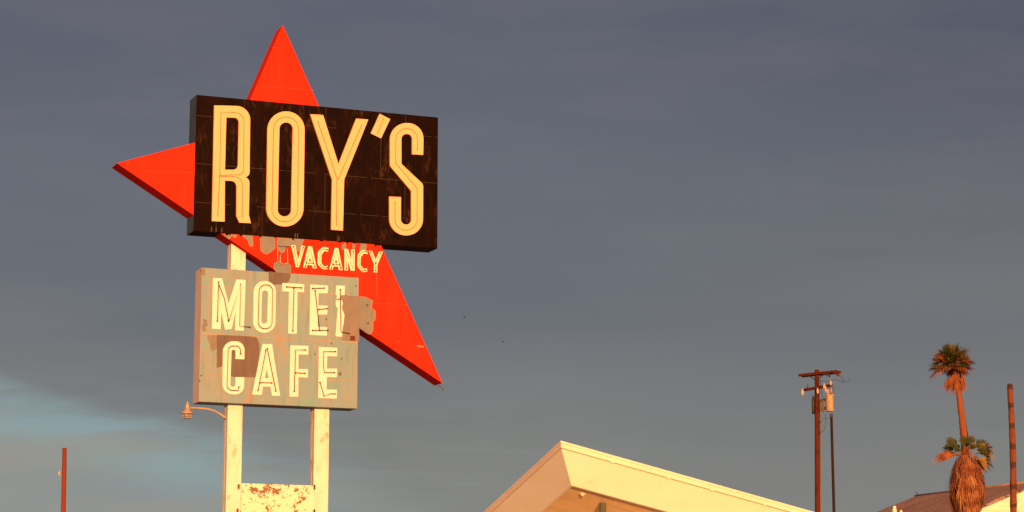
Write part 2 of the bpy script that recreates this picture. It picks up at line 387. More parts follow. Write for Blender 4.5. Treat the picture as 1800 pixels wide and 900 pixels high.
# letters, each with its neon tube
def letter(ch, zf, parts, tubes, d0, th, mat, tmat, tr, stand, closed_tube=(), sidemat=None, dots=True, label=None):
    bm = bmesh.new()
    for outer, *holes in parts:
        prism(bm, zf(outer), [zf(h) for h in holes], dd(d0 - th), dd(d0), 0, 1 if sidemat else 0)
    lo = obj('letter', bm, [mat] + ([sidemat] if sidemat else []), sign)
    lo['label'] = label or 'letter ' + ch
    if tubes:
        bm = bmesh.new(); y = dd(d0 - th - stand)
        for i, t in enumerate(tubes):
            cl = i in closed_tube
            p = zf(t, cl)
            if cl: p = p + [p[0]]
            tube(bm, [(a, y, b) for a, b in p], tr, 6)
            if dots and not cl:
                for e in (p[0], p[-1]):        # rusty electrode caps
                    tube(bm, [(e[0], y - tr * .6, e[1]), (e[0], dd(d0 - th) - .001, e[1])], tr * 1.9, 7, 1)
                if tr < .008 or rnd.random() < .5:
                    e = p[max(1, int(len(p) * rnd.uniform(.3, .7)))] if len(p) > 2 else ((p[0][0] + p[1][0]) / 2, (p[0][1] + p[1][1]) / 2)
                    tube(bm, [(e[0], y - tr * .8, e[1]), (e[0], dd(d0 - th) - .001, e[1])], tr * 1.35, 7, 1)
            elif cl:
                for e in (p[3], p[len(p) // 2]):
                    tube(bm, [(e[0], y, e[1]), (e[0], dd(d0 - th) - .001, e[1])], tr * 1.2, 6)
        obj('neon_tube', bm, [tmat, M['hole']], lo)
    return lo
BIG = dict(d0=0, th=.06, mat=M['amber'], tmat=M['neon'], tr=.0055, stand=.006, sidemat=M['amber_side'])
letter('R', ZA, [([(178, 117), (381, 122, 78), (377, 506, 42), (357, 522), (376, 540, 42), (373, 735), (384, 781), (320, 778), (303, 740), (304, 543, 48), (238, 541), (236, 772), (165, 769)],
                  [(246, 184), (317, 187, 27), (311, 480, 27), (238, 480)])],
       [[(197, 740), (208, 520), (215, 155), (345, 160, 50), (343, 508, 34), (210, 511)], [(209, 517), (336, 520, 46), (335, 745)]], **BIG)
letter('O', ZA, [([(480, 149, 104), (689, 152, 104), (680, 801, 104), (470, 798, 104)], [(546, 212, 37), (622, 214, 37), (611, 744, 37), (535, 742, 37)])],
       [[(513, 181, 69), (655, 184, 69), (646, 774, 69), (502, 771, 69)]], closed_tube=(0,), **BIG)
letter('Y', ZB, [([(13, 70), (85, 75), (172, 352), (272, 95), (340, 100), (204, 440), (197, 727), (131, 722), (136, 440)],)],
       [[(55, 110), (165, 440)], [(303, 130), (172, 433)], [(163, 447), (160, 695)]], **BIG)
letter('apostrophe', ZB, [([(405, 68), (464, 98), (412, 206), (355, 178)],)], [[(425, 97), (392, 178)]], label='slanted apostrophe', **BIG)
letter('S', ZB, [([(650, 300), (588, 296), (588, 182, 29), (527, 181, 29), (527, 350, 20), (650, 466, 30), (649, 756, 93), (460, 752, 93), (459, 535), (525, 538), (524, 692, 30), (583, 695, 30), (583, 503, 20), (463, 362, 30), (463, 119, 93), (653, 121, 93)],)],
       [[(617, 272), (618, 153, 60), (496, 151, 60), (494, 346, 25), (616, 488, 25), (615, 726, 60), (490, 723, 60), (491, 566)]], **BIG)
MID = dict(d0=gd - .005, th=.008, mat=M['pale'], tmat=M['neon'], tr=.0085, stand=.03)
letter('M', ZC, [([(235, 165), (345, 170), (425, 475), (520, 183), (632, 190), (611, 808), (502, 802), (512, 570), (462, 785), (383, 795), (335, 580), (328, 790), (222, 782)],)],
       [[(300, 215), (285, 690)], [(305, 255), (370, 415), (420, 680)], [(425, 690), (568, 240), (556, 750), (680, 765)]], **MID)
letter('O', ZC, [([(732, 200, 132), (1002, 204, 132), (992, 833, 132), (721, 829, 132)], [(832, 316, 36), (906, 319, 36), (893, 722, 36), (822, 720, 36)])],
       [[(795, 248, 80), (960, 250, 80), (948, 784, 80), (778, 781, 80)]], closed_tube=(0,), **MID)
letter('T', ZD, [([(40, 156), (305, 171), (303, 270), (226, 267), (216, 775), (110, 772), (122, 262), (38, 258)],)], [[(90, 205), (270, 217)], [(178, 222), (165, 740)]], **MID)
letter('E', ZD, [([(380, 175), (597, 188), (594, 282), (483, 280), (478, 430), (594, 434), (586, 542), (472, 540), (470, 690), (585, 694), (583, 798), (372, 788)],)],
       [[(405, 225), (545, 220)], [(435, 250), (490, 735)], [(480, 480), (580, 470)], [(405, 735), (590, 733)]], **MID)
letter('L', ZD, [([(695, 188), (802, 192), (798, 303), (752, 306), (750, 345), (700, 350), (704, 306), (690, 300)],),
                 ([(690, 368, 8), (765, 362, 10), (778, 410), (765, 445), (772, 480), (796, 545, 20), (786, 650), (770, 720), (768, 810), (688, 806), (700, 640), (716, 470), (692, 440)],)],
       [[(742, 240), (748, 690), (750, 752), (850, 772)]], label='broken letter L with its foot scraped away', **MID)
letter('C', ZE, [([(573, 300), (473, 297), (474, 192, 23), (428, 192, 23), (414, 612, 28), (471, 613, 28), (473, 502), (572, 503), (567, 697, 118), (324, 695, 118), (332, 95, 120), (576, 97, 118)],)],
       [[(528, 240), (520, 152, 55), (388, 150, 55), (372, 650, 60), (505, 655, 50), (508, 615)]], **MID)
letter('A', ZE, [([(778, 128), (885, 130), (976, 714), (886, 711), (868, 612), (783, 608), (768, 703), (660, 698)], [(826, 405), (846, 515), (804, 513)])],
       [[(812, 200), (725, 652)], [(828, 180), (925, 660)], [(745, 565), (880, 568)]], **MID)
letter('F', ZF, [([(128, 112), (333, 117), (330, 217), (224, 213), (219, 378), (328, 380), (325, 475), (218, 473), (217, 692), (118, 690)],)],
       [[(295, 163), (183, 163), (170, 630)], [(184, 422), (290, 427)]], **MID)
letter('E', ZF, [([(450, 128), (658, 140), (655, 236), (545, 232), (541, 373), (656, 375), (653, 472), (542, 470), (537, 610), (655, 613), (652, 713), (443, 706)],)],
       [[(635, 183), (500, 183), (498, 350), (510, 420), (625, 420)], [(460, 530), (505, 685), (580, 658), (630, 660)]], **MID)
SML = dict(d0=sd - .005, th=.008, mat=M['pale_green'], tmat=M['neon_green'], tr=.009, stand=.02)
letter('V', ZG, [([(113, 102), (182, 105), (226, 345), (285, 113), (343, 119), (243, 471), (190, 468)],)], [[(150, 128), (220, 440), (310, 145)]], **SML)
letter('A', ZG, [([(395, 122), (462, 125), (537, 490), (470, 486), (460, 437), (385, 433), (368, 481), (310, 476)], [(425, 310), (445, 375), (402, 374)])], [[(345, 460), (425, 150), (500, 465)], [(370, 400), (480, 405)]], **SML)
letter('C', ZG, [([(738, 150), (725, 215), (665, 192, 50), (618, 270, 60), (615, 400, 60), (668, 467, 40), (718, 438), (722, 498), (655, 512, 70), (553, 430, 90), (555, 215, 90), (645, 125, 70)],)],
       [[(715, 180), (640, 160, 60), (590, 230, 60), (588, 420, 60), (660, 490, 60), (705, 478)]], **SML)
letter('A', ZG, [([(840, 150), (897, 152), (970, 520), (905, 516), (895, 460), (820, 456), (802, 512), (748, 506)], [(860, 330), (880, 400), (838, 398)])], [[(780, 490), (862, 180), (938, 490)], [(815, 425), (915, 428)]], **SML)
letter('N', ZG, [([(1000, 163), (1060, 169), (1108, 350), (1110, 175), (1172, 181), (1168, 530), (1105, 527), (1060, 375), (1058, 525), (1000, 521)],)], [[(1028, 500), (1030, 200), (1138, 500), (1142, 210)]], **SML)
letter('C', ZG, [([(1387, 200), (1380, 255), (1322, 235, 50), (1272, 310, 60), (1265, 440, 60), (1330, 508, 50), (1370, 482), (1382, 540), (1310, 558, 70), (1213, 460, 90), (1220, 255, 90), (1300, 172, 70)],)],
       [[(1365, 212), (1300, 205, 60), (1245, 280, 60), (1242, 450, 60), (1310, 530, 60), (1350, 525)]], **SML)
letter('Y', ZG, [([(1405, 195), (1460, 200), (1520, 345), (1580, 205), (1640, 212), (1550, 430), (1545, 558), (1488, 555), (1492, 420)],)], [[(1435, 220), (1520, 400), (1600, 235)], [(1520, 410), (1518, 530)]], **SML)
# the glass left of two small missing letters before VACANCY
for t in ([(966, 300), (970, 540)], [(1122, 335), (1130, 580, 50), (1008, 585, 50), (1012, 430)]):
    bm = bmesh.new(); tube(bm, [(a, dd(sd - .035), b) for a, b in ZH(t, False)], .008, 6)
    obj('neon_tube', bm, M['neon_pale'], sign)
for z_f, t in ((ZH, [(975, 290), (1070, 302), (1160, 298)]), (ZH, [(840, 570), (905, 572)]), (ZH, [(1008, 560), (1040, 585), (1075, 592), (1120, 570)]),
               (ZG, [(1378, 520), (1490, 524)]), (ZG, [(1175, 212), (1250, 215)])):
    bm = bmesh.new(); tube(bm, [(a, dd(sd - .02), b) for a, b in z_f(t, False)], .006, 6)
    obj('loose_wire', bm, M['wire'], sign)

# posts: a front and a rear steel channel back to back
PD = .19
def post(px0, px1, py, top):
    u0, u1 = S(px0, py, PD)[0], S(px1, py, PD)[0]
    bm = bmesh.new()
    box(bm, u0, u1, dd(PD), dd(PD + .15), 0, top, 0, .012)
    box(bm, u0 + .008, u1 - .008, dd(PD + .15), dd(PD + .165), 0, top - .002, 1)
    box(bm, u0, u1, dd(PD + .165), dd(PD + .31), 0, top - .004, 0, .012)
    box(bm, u0 - .12, u1 + .12, dd(PD - .12), dd(PD + .43), 0, .03, 1, .008)
    return obj('post', bm, [M['cream'], M['gap']], sign), u0, u1
_, pl0, pl1 = post(396.9, 423.3, 895, S(404, 424, PD)[1] - .02 + .45)
_, pr0, pr1 = post(550.6, 576.8, 895, 8.0)
# peeling board between the posts
bm = bmesh.new()
zt = S(490, 851.5, .16)[1]
box(bm, pl1 - .012, pr0 + .006, dd(.150), dd(.188), zt - 1.35, zt, 0, .006)
for q in ((420, 855), (553, 856), (418, 898), (553, 899)):
    x, z = S(q[0], q[1], .12); box(bm, x - .022, x + .022, dd(.120), dd(.149), z - .05, z + .05, 1, .004)
obj('board', bm, [M['peel'], M['hole']], sign)

# lamp on its arm: hangs out from the left post
LD = .30
def SP(px, py, d=LD): x, z = S(px, py, d); return Vector((x, dd(d), z))
def sworld(v): return sign.matrix_basis @ v
lc = SP(328.5, 722)
base_l = SP(399, 735)
lamp = empty('arm_lamp', ORG + E * (base_l.x + UC) + N * LD + Vector((0, 0, base_l.z)), YAW)
tag(lamp, 'small copper coloured bell lamp on a curved arm from the left sign post', 'lamp')
def LP(px, py): return SP(px, py) - Vector((base_l.x, dd(LD), base_l.z))
bm = bmesh.new()
arm = [LP(*q) for q in ((399.5, 736), (394, 732.5), (385, 726.5), (377, 722.5), (368, 719.5), (358, 718), (345, 717.2), (334, 716.8))]
tube(bm, arm, .024, 10)
tube(bm, [arm[0], arm[0] + Vector((.035, .0, -.02))], .05, 10)
obj('arm', bm, M['lampmetal'], lamp)
def lathe(bm, c, prof, seg=16, mi=0):
    rings = [[bm.verts.new((c[0] + r * cos(2 * pi * k / seg), c[1] + r * sin(2 * pi * k / seg), c[2] + z)) for k in range(seg)] for r, z in prof]
    for a, b in zip(rings, rings[1:]):
        for k in range(seg):
            f = bm.faces.new((a[k], a[(k + 1) % seg], b[(k + 1) % seg], b[k])); f.smooth = True; f.material_index = mi
    for rg in (rings[0], rings[-1]):
        f = bm.faces.new(rg); f.material_index = mi
L0 = LP(329, 727); px = .01175
bm = bmesh.new(); lathe(bm, L0, [(.5 * px, 22 * px), (1.5 * px, 21 * px), (1.7 * px, 18.8 * px), (2.7 * px, 18 * px), (3.3 * px, 14.5 * px), (3.9 * px, 11 * px), (4.7 * px, 8.2 * px), (6.2 * px, 5.8 * px), (8.4 * px, 3.6 * px), (10.4 * px, 1.8 * px), (11.3 * px, .6 * px), (11.3 * px, -.3 * px), (9.5 * px, -.5 * px)])
obj('lamp_shade', bm, M['lampmetal'], lamp)
bm = bmesh.new(); lathe(bm, L0, [(8 * px, -.6 * px), (6.6 * px, -7.4 * px), (5.8 * px, -8 * px)], 6)
obj('lamp_glass', bm, M['lens'], lamp)
bm = bmesh.new()
for k in range(6):
    a = 2 * pi * k / 6
    tube(bm, [L0 + Vector((8.1 * px * cos(a), 8.1 * px * sin(a), -.6 * px)), L0 + Vector((6.7 * px * cos(a), 6.7 * px * sin(a), -7.6 * px))], .011, 6)
lathe(bm, L0, [(6.9 * px, -7.2 * px), (7.0 * px, -8.3 * px), (5.5 * px, -8.9 * px)], 12)
obj('lamp_cage', bm, M['lampmetal'], lamp)

# ------------------------------------------------------------------ canopy with the tilted roof
CY = 35.0
C0 = at(987, 777.5, CY); T1, T2 = .222, .277
canopy = empty('canopy', (C0.x, C0.y, 0), YAW)
tag(canopy, 'white angular canopy roof with slanted fascia and orange brown soffit on slim pillars', 'canopy')
UL, WL = 7.0, 4.2
def CP(u, w, dz=0): return Vector((u, w, C0.z - T1 * u - T2 * w + dz))
def slab(bm, a, b, mi=0):
    """a, b: two closed quads (top, bottom) joined into a solid"""
    A = [bm.verts.new(p) for p in a]; B = [bm.verts.new(p) for p in b]
    fs = [bm.faces.new(A), bm.faces.new(B[::-1])]
    for i in range(4): fs.append(bm.faces.new((A[i], A[(i + 1) % 4], B[(i + 1) % 4], B[i])))
    for f in fs: f.material_index = mi
Q, HF, FL = .275, .375, .085
def rect(i, dz): return [CP(i, i, dz), CP(UL - i, i, dz), CP(UL - i, WL - i, dz), CP(i, WL - i, dz)]
bm = bmesh.new(); slab(bm, rect(-.012, 0), rect(-.012, -FL)); slab(bm, rect(-.022, .012), rect(-.022, -.022))
r = random.Random(3)
for k in range(7):                            # lips and breaks in the flashing's lower edge
    u = .9 + k * .8 + r.uniform(-.2, .2)
    bx = [CP(u, -.016, -FL + .012), CP(u + .05, -.016, -FL + .012), CP(u + .05, .02, -FL + .012), CP(u, .02, -FL + .012)]
    slab(bm, bx, [p - Vector((0, 0, .03)) for p in bx])
obj('flashing', bm, M['flash'], canopy)
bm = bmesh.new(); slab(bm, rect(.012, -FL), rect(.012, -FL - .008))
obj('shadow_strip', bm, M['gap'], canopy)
bm = bmesh.new()                              # slanted fascia: a hollow frame, lower lip open to the soffit
to, bo = rect(0, -FL - .008), rect(Q, -FL - .008 - HF)
ti, bi = rect(.06, -FL - .008), rect(Q + .035, -FL - .008 - HF)
vs = [[bm.verts.new(p) for p in L] for L in (to, bo, bi, ti)]
for i in range(4):
    j = (i + 1) % 4
    for A, B in ((0, 1), (1, 2), (2, 3), (3, 0)): bm.faces.new((vs[A][i], vs[A][j], vs[B][j], vs[B][i]))
obj('fascia', bm, M['fascia'], canopy)
bm = bmesh.new(); SZ = -FL - .008 - HF + .03
slab(bm, rect(Q + .004, SZ + .05), rect(Q + .036, SZ))
def soff(px_, py_):
    """where the pixel's ray meets the soffit, in canopy coordinates"""
    rr = ray(px_, py_); Mi = Matrix.Rotation(-YAW, 3, 'Z'); o = Mi @ (Vector((0, 0, CAMZ)) - Vector((C0.x, C0.y, 0))); d = Mi @ rr
    n = Vector((T1, T2, 1)); k = (C0.z + SZ - n.dot(o)) / n.dot(d); return o + d * k
obj('soffit', bm, M['soffit'], canopy)
bm = bmesh.new()                              # dark strip that paints in the shadow gap round the soffit
for (u0, u1, w0, w1) in ((Q + .034, UL - Q, Q + .034, Q + .055), (Q + .034, Q + .05, Q + .055, WL - Q)):
    a = [CP(u0, w0, SZ - .002), CP(u1, w0, SZ - .002), CP(u1, w1, SZ - .002), CP(u0, w1, SZ - .002)]; slab(bm, a, [p - Vector((0, 0, .006)) for p in a])
obj('soffit_shadow_strip', bm, M['gap'], canopy)
bm = bmesh.new(); p = soff(1024, 868.5)
tube(bm, [p + Vector((0, 0, .02)), p - Vector((0, 0, .012))], .045, 14); tube(bm, [p - Vector((0, 0, .012)), p - Vector((0, 0, .03))], .022, 12)
obj('ceiling_light', bm, M['fascia'], canopy)
def pillar(u, w, fin=True):
    top = CP(u, w, SZ).z; bm = bmesh.new()
    tube(bm, [(u, w, 0), (u, w, top + .01)], .052, 18)
    tube(bm, [(u, w, 0), (u, w, .03)], .12, 18)
    o = obj('pillar', bm, M['steel'], canopy)
    if fin:                                    # dark fin plate that widens downwards
        bm = bmesh.new(); y = w + .02
        prism(bm, [(u - .03, top - .0), (u - .055, top - .005), (u - .62, top - 1.1), (u - .03, top - 1.1)], [], y, y + .03)
        obj('fin_plate', bm, M['steel_dark'], canopy)
p = soff(1059.5, 885); pillar(p.x, p.y, False)
pillar(UL - 1.2, p.y, False); 
bm = bmesh.new(); slab(bm, [CP(.6, WL - .5, SZ + .02), CP(UL - .6, WL - .5, SZ + .02), CP(UL - .6, WL - .35, SZ + .02), CP(.6, WL - .35, SZ + .02)],
                       [(.6, WL - .5, 0), (UL - .6, WL - .5, 0), (UL - .6, WL - .35, 0), (.6, WL - .35, 0)])
obj('wall', bm, M['fascia'], canopy)

# ------------------------------------------------------------------ utility pole
def ins(bm, p, h=.22, r=.05, mi=0):
    lathe(bm, p, [(r * .4, 0), (r * .5, h * .2), (r, h * .25), (r, h * .35), (r * .55, h * .42), (r, h * .55), (r * .95, h * .66), (r * .5, h * .75), (r * .6, h)], 10, mi)
PY = 100.0
pt, pb = at(1436, 650, PY), at(1437.4, 900, PY)
k = (pb.x - pt.x) / (pb.z - pt.z); p0 = Vector((pb.x + k * (0 - pb.z), PY, 0))
pole = empty('utility_pole', p0)
tag(pole, 'tall red brown wooden utility pole with two crossarms and a tan transformer', 'utility pole')
def lo(px_, py_, Y=PY): return at(px_, py_, Y) - p0
bm = bmesh.new(); tube(bm, [(0, 0, 0), lo(1437.4, 900), lo(1436, 650)], [.145, .122, .098], 16)
obj('pole_shaft', bm, M['polewood'], pole)
def beam(bm, a, b, w, h, mi=0):
    t = (b - a).normalized(); s = t.cross(Vector((0, 0, 1))).normalized() * w; u = s.cross(t).normalized() * h
    A = [bm.verts.new(a + q) for q in (-s - u, s - u, s + u, -s + u)]; B = [bm.verts.new(b + q) for q in (-s - u, s - u, s + u, -s + u)]
    for f in [bm.faces.new(A[::-1]), bm.faces.new(B)] + [bm.faces.new((A[i], A[(i + 1) % 4], B[(i + 1) % 4], B[i])) for i in range(4)]: f.material_index = mi
bm = bmesh.new(); a, b = lo(1407.5, 660.5, 100.75), lo(1475, 653.5, 99.25); off = Vector((-.09, -.17, 0))
beam(bm, a + off, b + off, .05, .052); beam(bm, a - off * .9, b - off * .9, .045, .052)
obj('crossarm', bm, M['polewood'], pole)
for p_, q_ in ((lo(1424, 661, 100.4) + off, lo(1434, 668, 100.1) + off * .6), (lo(1453, 658, 99.7) + off, lo(1438, 668, 99.9) + off * .6)):
    bm = bmesh.new(); beam(bm, p_, q_, .012, .02); obj('brace', bm, M['steel_dark'], pole)
bm = bmesh.new(); beam(bm, lo(1416, 686.5, 100.55) + off, lo(1465, 678, 99.4) + off, .05, .055)
obj('crossarm', bm, M['polewood'], pole)
for q, h, rr in (((1415.5, 691), .30, .07), ((1442, 689), .26, .055), ((1453.5, 681), .25, .06), ((1456, 686), .28, .05), ((1465, 675), .22, .05), ((1424.5, 681), .22, .03)):
    bm = bmesh.new(); p = lo(q[0], q[1], 100.5 - (q[0] - 1416) / 49 * 1.1) + off * 1.7; ins(bm, p - Vector((0, 0, h / 2)), h, rr)
    obj('insulator', bm, M['porcelain'] if q[0] != 1424.5 else M['steel_dark'], pole)
for q in ((1468, 655), (1472, 657.5), (1476, 660), (1457, 660), (1461, 661.5)):
    bm = bmesh.new(); p = lo(q[0], q[1], 99.2) + off; ins(bm, p - Vector((0, 0, .06)), .12, .055)
    obj('insulator', bm, M['polewood'] if q[0] > 1465 else M['steel_dark'], pole)
tr = lo(1458.5, 708.5, 99.75)
bm = bmesh.new(); lathe(bm, tr, [(.155, -.36), (.168, -.35), (.168, .30), (.178, .31), (.178, .345), (.15, .37), (.05, .40)], 20)
T = obj('transformer', bm, M['tan'], pole)
for dx in (-.075, .075):
    bm = bmesh.new(); ins(bm, tr + Vector((dx, -.02, .37)), .26, .045); obj('bushing', bm, M['porcelain'], T)
bm = bmesh.new(); c = lo(1436.5, 712, 99.9)
beam(bm, c + Vector((.1, 0, .16)), tr + Vector((-.15, 0, .16)), .05, .05); beam(bm, c + Vector((.1, 0, -.20)), tr + Vector((-.15, 0, -.20)), .05, .05)
beam(bm, lo(1447, 704, 99.8), lo(1447, 724, 99.8), .05, .05); beam(bm, lo(1442.5, 706, 99.8), lo(1442.5, 725, 99.8), .035, .035)
obj('bracket', bm, M['steel_dark'], T)
bm = bmesh.new(); lathe(bm, lo(1430, 713, 100.15), [(.06, -.36), (.075, -.35), (.075, .30), (.05, .34), (.02, .42)], 12)
obj('arrester', bm, M['steel_dark'], pole)
for pts in ([(1440, 668), (1450, 671), (1470, 667), (1482, 672), (1492, 670), (1495, 664)], [(1476, 660), (1481, 664), (1484, 672)], [(1447, 700), (1444, 690), (1442, 670)], [(1459, 694), (1464, 690), (1466, 678)],
            [(1451, 728), (1452, 745), (1448, 757), (1442, 760)], [(1441, 745), (1446, 737), (1456, 735)]):
    bm = bmesh.new(); P = [lo(x, y, 99.5) for x, y in pts]; tube(bm, P, .013, 6)
    obj('wire', bm, M['wire'], pole)
bm = bmesh.new(); tube(bm, [lo(1441.5, 728, 99.93), lo(1442.6, 900, 99.93), Vector((.14, -.06, .3))], .022, 8)
obj('conduit', bm, M['steel'], pole)

def plain_pole(name, pxt, pyt, pxb, pyb, Y, rt, rb, mat, label, cat, bend=None):
    t, b = at(pxt, pyt, Y), at(pxb, pyb, Y); k = (b.x - t.x) / (b.z - t.z); base = Vector((b.x - k * b.z, Y, 0))
    return base, t - base, b - base
# thin dark pole behind the transformer
base, t, b = plain_pole('', 1461.3, 729, 1466, 899, 104, 0, 0, 0, 0, 0)
tp = empty('thin_pole', base); tag(tp, 'thin dark brown pole just right of the utility pole under its transformer', 'pole')
bm = bmesh.new(); tube(bm, [(0, 0, 0), b, t], [.075, .065, .058], 12); obj('pole_shaft', bm, M['darkpole'], tp)
bm = bmesh.new(); tube(bm, [t - Vector((0, 0, .14)), t + Vector((0, 0, .03))], .066, 12); obj('pole_cap', bm, M['steel_dark'], tp)
# orange wooden post on the left
base, t, b = plain_pole('', 113.6, 787.5, 111.3, 900, 90, 0, 0, 0, 0, 0)
wp = empty('wooden_post', base); tag(wp, 'lone orange brown wooden post with a small side insulator left of the motel sign', 'post')
bm = bmesh.new(); tube(bm, [(0, 0, 0), b, t], [.105, .092, .083], 14); obj('post_shaft', bm, M['postwood'], wp)
q = at(104.2, 832.5, 90) - base; pc = t + (b - t) * ((787.5 - 832.5) / (787.5 - 900))
bm = bmesh.new(); beam(bm, pc + Vector((-.08, 0, 0)), q + Vector((0, 0, .0)), .006, .006); obj('bracket', bm, M['wire'], wp)
bm = bmesh.new(); ins(bm, q - Vector((0, 0, .11)), .22, .05); obj('insulator', bm, M['porcelain'], wp)

# ------------------------------------------------------------------ palms
def blade(bm, pts, w, side, mi=0):
    """thin tapering strip along pts, width w in direction side"""
    n = len(pts); pv = None
    for i, p in enumerate(pts):
        k = 1 - i / (n - 1); ww = w * (.25 + .75 * k) if i < n - 1 else w * .06
        cur = (bm.verts.new(p - side * ww), bm.verts.new(p + side * ww))
        if pv:
            f = bm.faces.new((pv[0], pv[1], cur[1], cur[0])); f.material_index = mi
        pv = cur
def fan(bm, o, d, up, size, n=18, spread=1.25, droop=.25, mi=0, r=rnd, stem=.35, w=.022, smi=0):
    """fan palm leaf: a stem from o along d, then segments that radiate from its end"""
    d = d.normalized(); s = d.cross(up).normalized(); up = s.cross(d)
    h = o + d * size * stem
    tube(bm, [o, h], .012, 5, smi)
    for k in range(n):
        a = spread * (2 * (k + .5) / n - 1) + r.uniform(-.05, .05)
        dr = d * cos(a) + s * sin(a); L = size * (1 - stem) * (1 - .25 * abs(a) / spread) * r.uniform(.82, 1.08)
        side = (s * cos(a) - d * sin(a)); side = (side * .8 + up * .45 * (1 if k % 2 else -1)).normalized()
        g = Vector((0, 0, -1)) * droop * L
        blade(bm, [h, h + dr * L * .5 + g * .18, h + dr * L * .82 + g * .6, h + dr * L + g * 1.25], w, side, mi)
PALY = 80.0
MP = FPX / PALY                                # pixels per metre there
def trunk(bm, pts, rad, seg=14, ring=.10, mi=0):
    """bark with leaf-scar rings"""
    P = []; R = []
    for i in range(len(pts) - 1):
        a, b = pts[i], pts[i + 1]; n = max(2, int((b - a).length / ring))
        for k in range(n):
            t = k / n; P.append(a.lerp(b, t)); R.append((rad[i] + (rad[i + 1] - rad[i]) * t) * (1.05 if k % 2 else .95) * rnd.uniform(.97, 1.03))
    P.append(pts[-1]); R.append(rad[-1]); tube(bm, P, R, seg, mi)
# tall palm
Yt = 81.5
g = at(1698, 800, Yt); tb = Vector((g.x + .12, Yt, 0))
tall = empty('palm_tree', tb); tag(tall, 'tall thin palm with a small ragged crown, rising behind the shaggy short palm', 'palm tree')
def tl(x, y, Y=Yt): return at(x, y, Y) - tb
bm = bmesh.new()
trunk(bm, [Vector((0, 0, 0)), tl(1699, 830), tl(1695, 768), tl(1690.5, 730), tl(1686, 695), tl(1679, 655), tl(1674, 638)], [.19, .15, .135, .115, .10, .085, .06])
obj('trunk', bm, M['palmtrunk'], tall, smooth=True)
hub = tl(1672.5, 643); r = random.Random(11)
bm = bmesh.new()
for k in range(74):
    a = r.uniform(0, 2 * pi); e = r.uniform(-.15, 1.5)
    d = Vector((cos(a) * cos(e), sin(a) * cos(e), sin(e)))
    fan(bm, hub + Vector((r.uniform(-.07, .07), r.uniform(-.07, .07), r.uniform(-.05, .1))), d, Vector((r.uniform(-.3, .3), r.uniform(-.3, .3), 1)), r.uniform(.78, .96) * (.96 if e < .9 else 1.0), 17, 1.2, r.uniform(.12, .35), 0 if r.random() < .68 else 1, r, .40, .020, 1)
obj('crown', bm, [M['leaf'], M['dryleaf']], tall, recalc=False)
bm = bmesh.new()
for k in range(34):                            # dry leaves low on the crown
    a = r.uniform(0, 2 * pi); e = r.uniform(-.35, .15)
    d = Vector((cos(a) * cos(e), sin(a) * cos(e), sin(e)))
    fan(bm, hub + Vector((0, 0, r.uniform(-.1, .02))), d, Vector((0, 0, 1)), r.uniform(.6, .85) * (1.12 if cos(a) < -.3 else .95), 13, 1.0, r.uniform(.15, .5), 0, r, .45, .018)
obj('dry_leaves', bm, M['dryleaf'], tall, recalc=False)
bm = bmesh.new()
for (x0, y0, x1, y1, sp) in ((1676, 660, 1659, 683, .10), (1678, 664, 1668, 690, .10), (1681, 660, 1678, 694, .09), (1684, 664, 1690, 690, .09), (1690, 655, 1694, 688, .08), (1680, 656, 1664, 688, .07), (1688, 668, 1697, 684, .07)):
    a, b = tl(x0, y0), tl(x1, y1)
    for k in range(26):
        yo = r.uniform(-.22, .22); st = a + Vector((r.uniform(-.03, .03), yo * .4, r.uniform(-.08, .04)))
        en = b + Vector((r.uniform(-sp, sp), yo, r.uniform(-.06, .12)))
        mid = st.lerp(en, .5) + Vector((r.uniform(-.07, .07), 0, .04))
        blade(bm, [st, mid, en], .022, Vector((r.uniform(.4, 1), r.uniform(-1, 1), 0)).normalized())
    tube(bm, [tl(1679, 648), a], .014, 5)
obj('hanging_fronds', bm, M['dryleaf'], tall, recalc=False)
# short shaggy palm
g = at(1701, 900, PALY); sb = Vector((g.x, PALY, 0))
short = empty('palm_tree', sb); tag(short, 'short shaggy palm with a thick skirt of dead orange brown fronds', 'palm tree')
def sl(x, y, Y=PALY): return at(x, y, Y) - sb
bm = bmesh.new(); trunk(bm, [Vector((0, 0, 0)), sl(1700, 880), sl(1695, 800)], [.30, .25, .16]); obj('trunk', bm, M['palmtrunk'], short, smooth=True)
hub = sl(1695.5, 801); r = random.Random(5)
